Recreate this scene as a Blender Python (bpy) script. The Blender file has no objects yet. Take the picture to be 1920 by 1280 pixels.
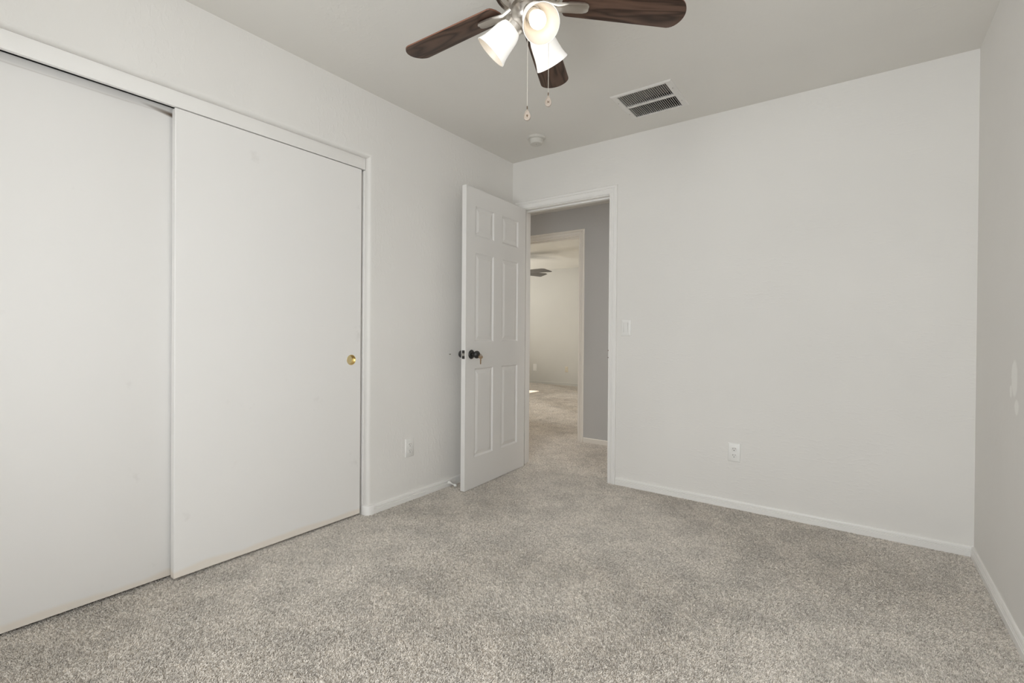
import bpy, bmesh, math, random
from mathutils import Vector, Matrix, Quaternion
random.seed(7)
SC = bpy.context.scene
COL = SC.collection

# ------------------------------------------------------------------ camera
W, H = 2.7485, 2.44                     # room width (x) and ceiling height
F_PX, PP_Y = 901.6, 629.2               # focal length and principal row, 1920x1280
YAW, PITCH, ROLL = -0.6253, -0.0056, 0.0075
CAM = Vector((2.2921, -3.1716, 1.0642))
fw = Vector((math.sin(YAW)*math.cos(PITCH), math.cos(YAW)*math.cos(PITCH), math.sin(PITCH)))
rt = Vector((math.cos(YAW), -math.sin(YAW), 0)); up = rt.cross(fw)
r2 = rt*math.cos(ROLL)+up*math.sin(ROLL); u2 = up*math.cos(ROLL)-rt*math.sin(ROLL)
cam_d = bpy.data.cameras.new('camera'); cam = bpy.data.objects.new('camera', cam_d); COL.objects.link(cam)
cam.matrix_world = Matrix(((r2.x, u2.x, -fw.x, CAM.x), (r2.y, u2.y, -fw.y, CAM.y), (r2.z, u2.z, -fw.z, CAM.z), (0, 0, 0, 1)))
cam_d.sensor_width = 36; cam_d.sensor_fit = 'HORIZONTAL'; cam_d.lens = F_PX/1920*36
cam_d.shift_y = (PP_Y-640)/1920; cam_d.clip_start = 0.02
SC.camera = cam

# ------------------------------------------------------------------ light and exposure
vs = SC.view_settings
SC.display_settings.display_device = 'sRGB'
vs.view_transform = 'Standard'; vs.look = 'None'; vs.gamma = 1; vs.use_curve_mapping = False
vs.exposure = -0.13
SC.cycles.use_denoising = True
SC.cycles.max_bounces = 14; SC.cycles.diffuse_bounces = 8; SC.cycles.sample_clamp_indirect = 6
wd = bpy.data.worlds.new('sky'); SC.world = wd; wd.use_nodes = True
wd.node_tree.nodes['Background'].inputs[0].default_value = (0.80, 0.90, 1.0, 1)
wd.node_tree.nodes['Background'].inputs[1].default_value = 1.0

def area_light(name, loc, direction, sx, sy, power, color):
    d = bpy.data.lights.new(name, 'AREA'); d.shape = 'RECTANGLE'; d.size = sx; d.size_y = sy
    d.energy = power; d.color = color
    o = bpy.data.objects.new(name, d); COL.objects.link(o); o.location = loc
    o.rotation_euler = Vector(direction).to_track_quat('-Z', 'Z').to_euler()
    return o
def point_light(name, loc, power, color, radius):
    d = bpy.data.lights.new(name, 'POINT'); d.energy = power; d.color = color; d.shadow_soft_size = radius
    o = bpy.data.objects.new(name, d); COL.objects.link(o); o.location = loc
    return o
# daylight in the window behind the camera and in the window of the far room
area_light('window_daylight', (1.78, -3.66, 1.20), (0, 1, 0.06), 1.3, 1.75, 46, (0.955, 0.985, 1.0))
area_light('far_window_daylight', (-4.66, 3.49, 1.45), (1, 0, 1.2), 1.5, 1.1, 50, (1.0, 0.985, 0.95))
sun_d = bpy.data.lights.new('sun', 'SUN'); sun_d.energy = 22; sun_d.angle = 0.009; sun_d.color = (1, 0.95, 0.86)
sun = bpy.data.objects.new('sun', sun_d); COL.objects.link(sun)
sun.rotation_euler = Vector((1, -0.01, -0.922)).to_track_quat('-Z', 'Y').to_euler()
# added fill lights without fixtures, brightening the hallway and far room from out of view
area_light('hallway_fill', (-1.9, 0.58, 2.29), (0, 0.001, -1), 0.5, 0.5, 20, (1.0, 0.965, 0.91))
area_light('hallway_fill', (2.3, 0.58, 2.29), (0, 0.001, -1), 0.5, 0.5, 21, (1.0, 0.965, 0.91))
area_light('far_room_fill', (-0.9, 2.4, 2.385), (0, 0.001, -1), 1.4, 1.4, 44, (1.0, 0.96, 0.89))
# the photographer's flash, just above the lens: it throws the fan's crisp shadows on the ceiling
point_light('photo_flash', CAM+Vector((0.02, -0.02, 0.065)), 3.5, (0.96, 0.985, 1.0), 0.02)

# ------------------------------------------------------------------ materials
def nodes_of(name):
    m = bpy.data.materials.new(name); m.use_nodes = True
    nt = m.node_tree; b = nt.nodes['Principled BSDF']
    return m, nt, b
def N(nt, kind, **kw):
    n = nt.nodes.new(kind)
    for k, v in kw.items():
        if k in n.inputs: n.inputs[k].default_value = v
        else: setattr(n, k, v)
    return n
def mathn(nt, op, a, b=None, clamp=False):
    n = nt.nodes.new('ShaderNodeMath'); n.operation = op; n.use_clamp = clamp
    for i, v in enumerate((a, b)):
        if v is None: continue
        if isinstance(v, (int, float)): n.inputs[i].default_value = v
        else: nt.links.new(v, n.inputs[i])
    return n.outputs[0]
def ramp(nt, fac, p0, p1, c0=(0, 0, 0, 1), c1=(1, 1, 1, 1)):
    r = nt.nodes.new('ShaderNodeValToRGB'); r.color_ramp.elements[0].position = p0; r.color_ramp.elements[1].position = p1
    r.color_ramp.elements[0].color = c0; r.color_ramp.elements[1].color = c1
    nt.links.new(fac, r.inputs[0]); return r.outputs[0]
def mixc(nt, fac, a, b):
    m = nt.nodes.new('ShaderNodeMix'); m.data_type = 'RGBA'
    for sock, v in ((m.inputs[0], fac), (m.inputs[6], a), (m.inputs[7], b)):
        if isinstance(v, (int, float)): sock.default_value = v
        elif isinstance(v, tuple): sock.default_value = v if len(v) == 4 else (*v, 1)
        else: nt.links.new(v, sock)
    return m.outputs[2]
def simple(name, color, rough=0.5, metal=0.0, spec=0.5):
    m, nt, b = nodes_of(name)
    b.inputs['Base Color'].default_value = (*color, 1); b.inputs['Roughness'].default_value = rough
    b.inputs['Metallic'].default_value = metal; b.inputs['Specular IOR Level'].default_value = spec
    return m
def position(nt): return nt.nodes.new('ShaderNodeNewGeometry').outputs['Position']
def scaled(nt, vec, s):
    m = nt.nodes.new('ShaderNodeMapping'); m.inputs['Scale'].default_value = s
    nt.links.new(vec, m.inputs['Vector']); return m.outputs[0]

def wall_paint(name, color, bump=0.35, stretch=(1, 1, 0.45), patch=None):
    """hand-trowelled plaster under matt paint: sparse ridges and soft swells"""
    m, nt, b = nodes_of(name)
    p = scaled(nt, position(nt), stretch)
    n1 = N(nt, 'ShaderNodeTexNoise', Scale=50.0, Detail=2.0, Roughness=0.45, Distortion=0.15); nt.links.new(p, n1.inputs['Vector'])
    lap = ramp(nt, n1.outputs[0], 0.54, 0.62)        # thin trowel laps with a soft edge
    n2 = N(nt, 'ShaderNodeTexNoise', Scale=4.0, Detail=2.0); nt.links.new(p, n2.inputs['Vector'])
    mask = ramp(nt, n2.outputs[0], 0.40, 0.66)
    n3 = N(nt, 'ShaderNodeTexNoise', Scale=180.0, Detail=2.0); nt.links.new(position(nt), n3.inputs['Vector'])
    h = mathn(nt, 'ADD', mathn(nt, 'MULTIPLY', lap, mask), mathn(nt, 'MULTIPLY', n3.outputs[0], 0.22))
    bp = N(nt, 'ShaderNodeBump', Strength=bump, Distance=0.0014); nt.links.new(h, bp.inputs['Height'])
    nt.links.new(bp.outputs[0], b.inputs['Normal'])
    n4 = N(nt, 'ShaderNodeTexNoise', Scale=1.3, Detail=3.0); nt.links.new(position(nt), n4.inputs['Vector'])
    base = mixc(nt, ramp(nt, n4.outputs[0], 0.3, 0.7), tuple(c*0.975 for c in color), tuple(min(1, c*1.02) for c in color))
    if patch:                                     # dabs of fresh, paler touch-up paint with ragged edges
        sx = nt.nodes.new('ShaderNodeSeparateXYZ'); nt.links.new(position(nt), sx.inputs[0])
        nn = N(nt, 'ShaderNodeTexNoise', Scale=22.0, Detail=4.0); nt.links.new(position(nt), nn.inputs['Vector'])
        wob = mathn(nt, 'MULTIPLY', mathn(nt, 'SUBTRACT', nn.outputs[0], 0.5), 1.6)
        for (cy, cz, ry, rz) in patch:
            dy = mathn(nt, 'DIVIDE', mathn(nt, 'SUBTRACT', sx.outputs[1], cy), ry)
            dz = mathn(nt, 'DIVIDE', mathn(nt, 'SUBTRACT', sx.outputs[2], cz), rz)
            d = mathn(nt, 'ADD', mathn(nt, 'MULTIPLY', dy, dy), mathn(nt, 'MULTIPLY', dz, dz))
            f = ramp(nt, mathn(nt, 'ADD', d, wob), 0.55, 1.0, (1, 1, 1, 1), (0, 0, 0, 1))
            base = mixc(nt, mathn(nt, 'MULTIPLY', f, 0.75), base, (0.90, 0.89, 0.86))
    nt.links.new(base, b.inputs['Base Color'])
    b.inputs['Roughness'].default_value = 0.75; b.inputs['Specular IOR Level'].default_value = 0.25
    return m

WALL = (0.775, 0.757, 0.728)
M_left = wall_paint('paint_left', WALL, 0.45, (1, 1, 0.5))
M_wall = wall_paint('paint_wall', WALL, 0.30, (0.5, 0.5, 1.4))
M_right = wall_paint('paint_right', WALL, 0.25, (1, 1, 0.7), [(-0.70, 0.915, 0.045, 0.075), (-0.735, 0.815, 0.035, 0.03), (-0.652, 0.862, 0.02, 0.025)])
M_ceil = wall_paint('paint_ceiling', (0.75, 0.73, 0.69), 0.25, (0.8, 0.8, 1))
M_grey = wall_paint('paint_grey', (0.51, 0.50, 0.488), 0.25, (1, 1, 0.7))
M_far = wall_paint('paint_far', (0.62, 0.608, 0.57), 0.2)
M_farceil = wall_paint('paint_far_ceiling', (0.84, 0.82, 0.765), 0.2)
M_dark = simple('closet_inside', (0.30, 0.29, 0.28), 0.9)
M_trim = simple('trim_enamel', (0.84, 0.825, 0.80), 0.38, 0, 0.45)
M_trimwarm = simple('trim_cream', (0.80, 0.755, 0.69), 0.42, 0, 0.4)
M_plastic = simple('white_plastic', (0.80, 0.79, 0.765), 0.35)
M_almond = simple('almond_plastic', (0.66, 0.60, 0.48), 0.45)
M_slot = simple('slot_black', (0.02, 0.02, 0.02), 0.8)
M_nickel = simple('brushed_nickel', (0.66, 0.62, 0.57), 0.30, 1.0)
M_black = simple('oil_rubbed_black', (0.018, 0.017, 0.016), 0.32, 0.0, 0.6)
M_steel = simple('worn_steel', (0.55, 0.53, 0.50), 0.38, 1.0)
M_brass = simple('polished_brass', (0.76, 0.63, 0.36), 0.22, 1.0)
M_brass2 = simple('tarnished_brass', (0.15, 0.10, 0.058), 0.5, 0.6)
M_fobm = simple('fob_plastic', (0.40, 0.335, 0.28), 0.3)
M_chain = simple('bead_chain', (0.85, 0.80, 0.72), 0.3, 0.7)
M_duct = simple('duct_grey', (0.30, 0.28, 0.25), 0.75)
M_ductdark = simple('duct_black', (0.012, 0.011, 0.010), 0.9)
M_fan2 = simple('dark_grey_blade', (0.17, 0.165, 0.155), 0.55)
M_smoke = simple('detector_plastic', (0.62, 0.60, 0.555), 0.5)
M_grille = simple('grille_enamel', (0.74, 0.72, 0.69), 0.45)
M_rubber = simple('white_rubber', (0.80, 0.79, 0.76), 0.6)

def make_carpet():
    m, nt, b = nodes_of('cut_pile_carpet')
    p = position(nt)
    warp = N(nt, 'ShaderNodeTexNoise', Scale=60.0, Detail=1.0); nt.links.new(p, warp.inputs['Vector'])
    add = nt.nodes.new('ShaderNodeVectorMath'); add.operation = 'MULTIPLY_ADD'
    nt.links.new(warp.outputs['Color'], add.inputs[0]); add.inputs[1].default_value = (0.012, 0.012, 0.012); nt.links.new(p, add.inputs[2])
    n1 = N(nt, 'ShaderNodeTexNoise', Scale=190.0, Detail=2.0, Roughness=0.6); nt.links.new(add.outputs[0], n1.inputs['Vector'])
    n2 = N(nt, 'ShaderNodeTexNoise', Scale=75.0, Detail=2.0); nt.links.new(p, n2.inputs['Vector'])
    n3 = N(nt, 'ShaderNodeTexNoise', Scale=5.5, Detail=4.0, Roughness=0.6); nt.links.new(p, n3.inputs['Vector'])
    c = ramp(nt, n1.outputs[0], 0.33, 0.66, (0.16, 0.14, 0.119, 1), (0.84, 0.785, 0.705, 1))
    c2 = mixc(nt, ramp(nt, n2.outputs[0], 0.35, 0.65), (0.84, 0.84, 0.84), (1.10, 1.10, 1.10))
    c3 = mixc(nt, ramp(nt, n3.outputs[0], 0.36, 0.58), (0.88, 0.88, 0.88), (1.06, 1.06, 1.06))
    mm = nt.nodes.new('ShaderNodeMix'); mm.data_type = 'RGBA'; mm.blend_type = 'MULTIPLY'; mm.inputs[0].default_value = 1
    nt.links.new(c, mm.inputs[6]); nt.links.new(c2, mm.inputs[7])
    m2 = nt.nodes.new('ShaderNodeMix'); m2.data_type = 'RGBA'; m2.blend_type = 'MULTIPLY'; m2.inputs[0].default_value = 1
    nt.links.new(mm.outputs[2], m2.inputs[6]); nt.links.new(c3, m2.inputs[7])
    nt.links.new(m2.outputs[2], b.inputs['Base Color'])
    h = mathn(nt, 'ADD', n1.outputs[0], mathn(nt, 'MULTIPLY', n2.outputs[0], 0.8))
    bp = N(nt, 'ShaderNodeBump', Strength=0.55, Distance=0.006); nt.links.new(h, bp.inputs['Height'])
    nt.links.new(bp.outputs[0], b.inputs['Normal'])
    b.inputs['Roughness'].default_value = 1.0; b.inputs['Specular IOR Level'].default_value = 0.05
    b.inputs['Sheen Weight'].default_value = 0.15
    return m
M_carpet = make_carpet()

def make_pile():
    m, nt, b = nodes_of('carpet_yarn')
    p = position(nt)
    n1 = N(nt, 'ShaderNodeTexNoise', Scale=110.0, Detail=2.0); nt.links.new(p, n1.inputs['Vector'])
    n3 = N(nt, 'ShaderNodeTexNoise', Scale=5.5, Detail=4.0, Roughness=0.6); nt.links.new(p, n3.inputs['Vector'])
    c = ramp(nt, n1.outputs[0], 0.32, 0.68, (0.49, 0.449, 0.40, 1), (0.90, 0.847, 0.777, 1))
    c3 = mixc(nt, ramp(nt, n3.outputs[0], 0.36, 0.58), (0.90, 0.90, 0.90), (1.05, 1.05, 1.05))
    mm = nt.nodes.new('ShaderNodeMix'); mm.data_type = 'RGBA'; mm.blend_type = 'MULTIPLY'; mm.inputs[0].default_value = 1
    nt.links.new(c, mm.inputs[6]); nt.links.new(c3, mm.inputs[7])
    nt.links.new(mm.outputs[2], b.inputs['Base Color'])
    b.inputs['Roughness'].default_value = 1.0; b.inputs['Specular IOR Level'].default_value = 0.05
    return m
M_pile = make_pile()

def make_door_slab(name, color, band_z0, band_top=None):
    """painted slab door: scuff-yellowed lower edge and a few grey smudges"""
    m, nt, b = nodes_of(name)
    pos = position(nt)
    sx = nt.nodes.new('ShaderNodeSeparateXYZ'); nt.links.new(pos, sx.inputs[0])
    y, z = sx.outputs[1], sx.outputs[2]
    n1 = N(nt, 'ShaderNodeTexNoise', Scale=3.0, Detail=2.0); nt.links.new(pos, n1.inputs['Vector'])
    edge = mathn(nt, 'ADD', 0.008, mathn(nt, 'MULTIPLY', n1.outputs[0], 0.070))
    f = ramp(nt, mathn(nt, 'SUBTRACT', z, edge), 0.0, 0.014, (1, 1, 1, 1), (0, 0, 0, 1))
    base = mixc(nt, mathn(nt, 'MULTIPLY', f, 0.8), color, (0.80, 0.735, 0.65))
    n2 = N(nt, 'ShaderNodeTexNoise', Scale=4.5, Detail=5.0, Roughness=0.65); nt.links.new(pos, n2.inputs['Vector'])
    sm = ramp(nt, n2.outputs[0], 0.66, 0.80)
    base = mixc(nt, mathn(nt, 'MULTIPLY', sm, 0.5), base, (0.58, 0.55, 0.52))
    if band_top:                                   # rubbed, dirty strip along the top edge, darkest near the other door
        z0, ys = band_top
        n3 = N(nt, 'ShaderNodeTexNoise', Scale=14.0, Detail=4.0, Roughness=0.6)
        nt.links.new(scaled(nt, pos, (1, 0.35, 3.0)), n3.inputs['Vector'])
        wob = mathn(nt, 'MULTIPLY', mathn(nt, 'SUBTRACT', n3.outputs[0], 0.5), 0.012)
        t = ramp(nt, mathn(nt, 'ADD', mathn(nt, 'SUBTRACT', z, z0), wob), 0.0, 0.006)
        tone = mixc(nt, n3.outputs[0], (0.60, 0.585, 0.565), (0.80, 0.785, 0.765))
        base = mixc(nt, mathn(nt, 'MULTIPLY', t, 0.8), base, tone)
        ln = mathn(nt, 'ABSOLUTE', mathn(nt, 'ADD', mathn(nt, 'SUBTRACT', z, z0-0.001), wob))
        lf = ramp(nt, ln, 0.0, 0.0035, (1, 1, 1, 1), (0, 0, 0, 1))
        base = mixc(nt, mathn(nt, 'MULTIPLY', lf, mathn(nt, 'MULTIPLY', n3.outputs[0], 0.7)), base, (0.42, 0.38, 0.34))
        dy = mathn(nt, 'MULTIPLY', mathn(nt, 'SUBTRACT', ys, y), 1/0.11)          # smudge fades away from the overlap
        dz = mathn(nt, 'MULTIPLY', mathn(nt, 'SUBTRACT', z, mathn(nt, 'ADD', z0+0.0, mathn(nt, 'MULTIPLY', dy, 0.014))), 1/0.012)
        g = mathn(nt, 'SUBTRACT', 1.0, mathn(nt, 'ADD', mathn(nt, 'MULTIPLY', dz, dz), dy), True)
        base = mixc(nt, mathn(nt, 'MULTIPLY', g, 0.95), base, (0.16, 0.11, 0.075))
    nt.links.new(base, b.inputs['Base Color'])
    b.inputs['Roughness'].default_value = 0.42; b.inputs['Specular IOR Level'].default_value = 0.4
    return m
M_slab_r = make_door_slab('closet_slab_near', (0.82, 0.805, 0.785), 0.02)
M_slab_l = make_door_slab('closet_slab_far', (0.82, 0.805, 0.785), 0.02, (1.976, -2.372))
M_door = simple('door_enamel', (0.765, 0.750, 0.730), 0.36, 0, 0.45)

def make_walnut(name, seed, dark, light):
    m, nt, b = nodes_of(name)
    tc = nt.nodes.new('ShaderNodeTexCoord')
    mp = nt.nodes.new('ShaderNodeMapping'); mp.inputs['Location'].default_value = (seed*1.7, seed*0.31, 0)
    nt.links.new(tc.outputs['Object'], mp.inputs['Vector'])
    s = scaled(nt, mp.outputs[0], (1.9, 11, 4))
    n1 = N(nt, 'ShaderNodeTexNoise', Scale=1.0, Detail=2.0, Distortion=0.6); nt.links.new(s, n1.inputs['Vector'])
    rings = mathn(nt, 'FRACT', mathn(nt, 'MULTIPLY', n1.outputs[0], 7.0))
    rings = mathn(nt, 'ABSOLUTE', mathn(nt, 'SUBTRACT', mathn(nt, 'MULTIPLY', rings, 2.0), 1.0))
    n2 = N(nt, 'ShaderNodeTexNoise', Scale=1.0, Detail=4.0, Roughness=0.7)
    nt.links.new(scaled(nt, mp.outputs[0], (14, 420, 40)), n2.inputs['Vector'])
    f = mathn(nt, 'ADD', mathn(nt, 'MULTIPLY', mathn(nt, 'POWER', rings, 1.6), 0.6), mathn(nt, 'MULTIPLY', n2.outputs[0], 0.5))
    c = ramp(nt, f, 0.12, 0.82, (*light, 1), (*dark, 1))
    nt.links.new(c, b.inputs['Base Color']); b.inputs['Roughness'].default_value = 0.42; b.inputs['Specular IOR Level'].default_value = 0.35
    return m
M_wood = [make_walnut('walnut_%d' % k, 1.0+k*2.3, (0.032, 0.017, 0.011), (0.125, 0.072, 0.050)) for k in range(5)]
M_woodedge = simple('walnut_edge', (0.22, 0.095, 0.06), 0.5)

def emissive(name, color, strength, base=(0.9, 0.88, 0.84)):
    m, nt, b = nodes_of(name)
    b.inputs['Base Color'].default_value = (*base, 1); b.inputs['Roughness'].default_value = 0.35
    b.inputs['Emission Color'].default_value = (*color, 1); b.inputs['Emission Strength'].default_value = strength
    return m
M_bulb = emissive('lit_bulb', (1.0, 0.95, 0.86), 1.7)
M_glassout = emissive('lit_frosted_glass', (1.0, 0.99, 0.965), 0.34)
M_glassin = emissive('lit_glass_inside', (1.0, 0.90, 0.76), 0.10, (0.66, 0.60, 0.52))

# ------------------------------------------------------------------ mesh helpers
class MB:
    def __init__(s): s.bm = bmesh.new()
    def face(s, pts, mi=0):
        f = s.bm.faces.new([s.bm.verts.new(p) for p in pts]); f.material_index = mi; return f
    def box(s, x0, x1, y0, y1, z0, z1, bevel=0, mi=0, seg=2):
        t = bmesh.new()
        bmesh.ops.create_cube(t, size=1, matrix=Matrix.Translation(((x0+x1)/2, (y0+y1)/2, (z0+z1)/2)) @ Matrix.Diagonal((x1-x0, y1-y0, z1-z0, 1)))
        if bevel: bmesh.ops.bevel(t, geom=list(t.edges), offset=bevel, segments=seg, affect='EDGES', profile=0.5)
        for f in t.faces: f.material_index = mi
        s.merge(t); return s
    def merge(s, t, mat=None):
        if mat is not None: bmesh.ops.transform(t, matrix=mat, verts=t.verts)
        me = bpy.data.meshes.new('tmp'); t.to_mesh(me); t.free(); s.bm.from_mesh(me); bpy.data.meshes.remove(me)
    def lathe(s, prof, origin=(0, 0, 0), axis=(0, 0, 1), seg=40, mi=0, mis=None, caps=True):
        """prof: (radius, distance along axis)"""
        q = Vector((0, 0, 1)).rotation_difference(Vector(axis).normalized()); o = Vector(origin)
        rings = []
        for (r, h) in prof:
            if r < 1e-6: rings.append([s.bm.verts.new(o+q @ Vector((0, 0, h)))])
            else: rings.append([s.bm.verts.new(o+q @ Vector((r*math.cos(2*math.pi*i/seg), r*math.sin(2*math.pi*i/seg), h))) for i in range(seg)])
        for k in range(len(rings)-1):
            a, b = rings[k], rings[k+1]; m_ = mis[k] if mis else mi
            for i in range(seg):
                j = (i+1) % seg
                if len(a) == 1 and len(b) == 1: continue
                if len(a) == 1: f = s.bm.faces.new((a[0], b[i], b[j])) if False else s.bm.faces.new((a[0], b[j], b[i]))
                elif len(b) == 1: f = s.bm.faces.new((a[i], a[j], b[0]))
                else: f = s.bm.faces.new((a[i], a[j], b[j], b[i]))
                f.material_index = m_
        if caps:
            for rg in (rings[0], rings[-1]):
                if len(rg) > 2: f = s.bm.faces.new(rg); f.material_index = mi
        return s
    def tube(s, pts, r, seg=10, mi=0):
        pts = [Vector(p) for p in pts]; rr = r if isinstance(r, (list, tuple)) else [r]*len(pts)
        rings = []; prev = None
        for i, p in enumerate(pts):
            d = (pts[min(i+1, len(pts)-1)]-pts[max(i-1, 0)]).normalized()
            n = d.orthogonal().normalized() if prev is None else (prev-d*prev.dot(d)).normalized()
            prev = n; b = d.cross(n)
            rings.append([s.bm.verts.new(p+(n*math.cos(2*math.pi*k/seg)+b*math.sin(2*math.pi*k/seg))*rr[i]) for k in range(seg)])
        for a, b in zip(rings, rings[1:]):
            for k in range(seg): s.bm.faces.new((a[k], a[(k+1) % seg], b[(k+1) % seg], b[k])).material_index = mi
        for rg in (rings[0], rings[-1]): s.bm.faces.new(rg).material_index = mi
        return s
    def prism(s, poly, z0, z1, bevel=0, mi=0, mi_side=None):
        t = bmesh.new()
        a = [t.verts.new((x, y, z0)) for x, y in poly]; b = [t.verts.new((x, y, z1)) for x, y in poly]
        t.faces.new(a[::-1]).material_index = mi; t.faces.new(b).material_index = mi
        n = len(poly)
        for i in range(n): t.faces.new((a[i], a[(i+1) % n], b[(i+1) % n], b[i])).material_index = mi if mi_side is None else mi_side
        if bevel:
            es = [e for e in t.edges if len({round(v.co.z, 5) for v in e.verts}) == 1]
            bmesh.ops.bevel(t, geom=es, offset=bevel, segments=2, affect='EDGES', profile=0.5)
        s.merge(t); return s
    def sweep(s, stations, mi=0, close=True):
        """stations: equal-length lists of points, consecutive ones are bridged; ends are capped"""
        rows = [[s.bm.verts.new(p) for p in st] for st in stations]
        n = len(rows[0])
        for a, b in zip(rows, rows[1:]):
            for i in range(n if close else n-1):
                j = (i+1) % n; s.bm.faces.new((a[i], a[j], b[j], b[i])).material_index = mi
        if close:
            for rg in (rows[0], rows[-1]): s.bm.faces.new(rg).material_index = mi
        return s
    def build(s, name, mats, parent=None, loc=(0, 0, 0), angle=35, weld=True, fix=True):
        bm = s.bm
        if weld: bmesh.ops.remove_doubles(bm, verts=bm.verts, dist=1e-6)
        if fix: bmesh.ops.recalc_face_normals(bm, faces=bm.faces)
        me = bpy.data.meshes.new(name); bm.to_mesh(me); bm.free()
        for m in (mats if isinstance(mats, (list, tuple)) else [mats]): me.materials.append(m)
        for p in me.polygons: p.use_smooth = True
        me.set_sharp_from_angle(angle=math.radians(angle))
        o = bpy.data.objects.new(name, me); COL.objects.link(o); o.location = loc
        if parent: o.parent = parent
        return o
def tag(o, label=None, cat=None, kind=None, group=None):
    if label: o['label'] = label
    if cat: o['category'] = cat
    if kind: o['kind'] = kind
    if group: o['group'] = group
    return o
def thing(name, loc, label, cat, rotz=0, kind=None, group=None):
    o = bpy.data.objects.new(name, None); COL.objects.link(o); o.location = loc; o.rotation_euler = (0, 0, rotz)
    o.empty_display_size = 0.05
    return tag(o, label, cat, kind, group)
def copy_tree(o, parent=None):
    c = o.copy(); COL.objects.link(c)
    if parent: c.parent = parent
    for ch in list(o.children): copy_tree(ch, c)
    return c
def struct(mb, name, mats, label, cat, **kw): return tag(mb.build(name, mats, **kw), label, cat, 'structure')
def opening_sweep(mb, prof, a0, a1, top, P, z0=0.0, mi=0, close=True):
    """prof (s, d): s = distance outward from the opening edge, d = projection; mitred at the head. P(u, d, z) -> point"""
    mb.sweep([[P(a0-s, d, z0) for s, d in prof], [P(a0-s, d, top+s) for s, d in prof],
              [P(a1+s, d, top+s) for s, d in prof], [P(a1+s, d, z0) for s, d in prof]], mi, close)

# ------------------------------------------------------------------ the setting
FX0, FX1, FY0, FY1 = -4.72, 3.55, -3.74, 5.55
mb = MB().box(FX0, FX1, FY0, FY1, -0.12, 0.0)
struct(mb, 'floor', M_carpet, 'grey-beige cut pile carpet running through all the rooms', 'carpet')

# the pile itself: leaning yarn tufts standing on the backing
import numpy as np
def carpet_pile():
    rng = np.random.default_rng(11); FRY_ = 5.41
    G0_, G1_ = -0.699, 0.058
    areas = [(0.006, W-0.013, -3.61, -0.013, 95000), (-0.112, 0.006, -3.23, -1.415, 95000), (0.10, 0.853, -0.013, 0.116, 95000), (-0.9, 1.3, 0.117, 1.046, 95000), (G0_, G1_, 1.046, 1.165, 95000)]
    P = []
    for x0, x1, y0, y1, dens in areas:
        n = int((x1-x0)*(y1-y0)*dens); nx = max(1, int(math.sqrt(n*(x1-x0)/(y1-y0)))); ny = max(1, n//nx)
        gx, gy = np.meshgrid(np.arange(nx), np.arange(ny)); c = np.stack([gx.ravel(), gy.ravel()], 1)+rng.uniform(0.0, 1.0, (nx*ny, 2))
        P.append(np.stack([x0+c[:, 0]*(x1-x0)/nx, y0+c[:, 1]*(y1-y0)/ny], 1))
    n_near = sum(len(p) for p in P)
    # far room: only the slanting strip of floor that the two doorways show
    nf = 330000; yy = rng.uniform(1.166, FRY_-0.002, nf); t = (yy-1.166)/(FRY_-1.166)
    P.append(np.stack([-0.25-2.62*t+rng.uniform(-1, 1, nf)*(0.62+0.35*t), yy], 1))
    P = np.concatenate(P); n = len(P)
    # keep clear of door bottoms, trim and casings
    ang = rng.uniform(0, 2*np.pi, n); ln = rng.uniform(0.0062, 0.0100, n)
    # slowly turning lay of the pile plus each tuft's own lean
    lay = 1.3*np.sin(P[:, 0]*3.1+1.7*np.sin(P[:, 1]*2.3))+1.1*np.cos(P[:, 1]*3.7+P[:, 0]*1.9)
    lean = rng.uniform(0.1, 0.85, n)
    dx = np.cos(ang)*lean+0.25*np.cos(lay); dy = np.sin(ang)*lean+0.25*np.sin(lay)
    pos = np.zeros((n, 3, 3), np.float32)
    pos[:, 0, :2] = P; pos[:, 0, 2] = -0.001
    pos[:, 1, 0] = P[:, 0]+dx*ln*0.35; pos[:, 1, 1] = P[:, 1]+dy*ln*0.35; pos[:, 1, 2] = -0.001+ln*0.62
    pos[:, 2, 0] = P[:, 0]+dx*ln*1.0; pos[:, 2, 1] = P[:, 1]+dy*ln*1.0; pos[:, 2, 2] = -0.001+ln
    hc = bpy.data.hair_curves.new('carpet_pile'); hc.add_curves([3]*n)
    hc.attributes['position'].data.foreach_set('vector', pos.ravel())
    rad = np.tile(np.array([0.0011, 0.00125, 0.0007], np.float32), n)
    rad[3*n_near:] *= 1.35
    ra = hc.attributes.get('radius') or hc.attributes.new('radius', 'FLOAT', 'POINT')
    ra.data.foreach_set('value', rad)
    hc.materials.append(M_pile)
    o = bpy.data.objects.new('carpet_pile', hc); COL.objects.link(o)
    tag(o, 'short grey-beige yarn tufts of the wall to wall carpet', 'carpet pile', 'stuff')
carpet_pile()

# ceiling with the vent cut-out
VX0, VX1, VY0, VY1 = 1.137, 1.421, -0.551, -0.241
mb = MB(); zc0, zc1 = H, H+0.12
mb.box(-0.9, VX0, -3.74, 0.115, zc0, zc1); mb.box(VX1, 2.87, -3.74, 0.115, zc0, zc1)
mb.box(VX0, VX1, -3.74, VY0, zc0, zc1); mb.box(VX0, VX1, VY1, 0.115, zc0, zc1)
struct(mb, 'ceiling', M_ceil, 'flat off-white bedroom ceiling around the fan', 'ceiling', weld=False)

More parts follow.
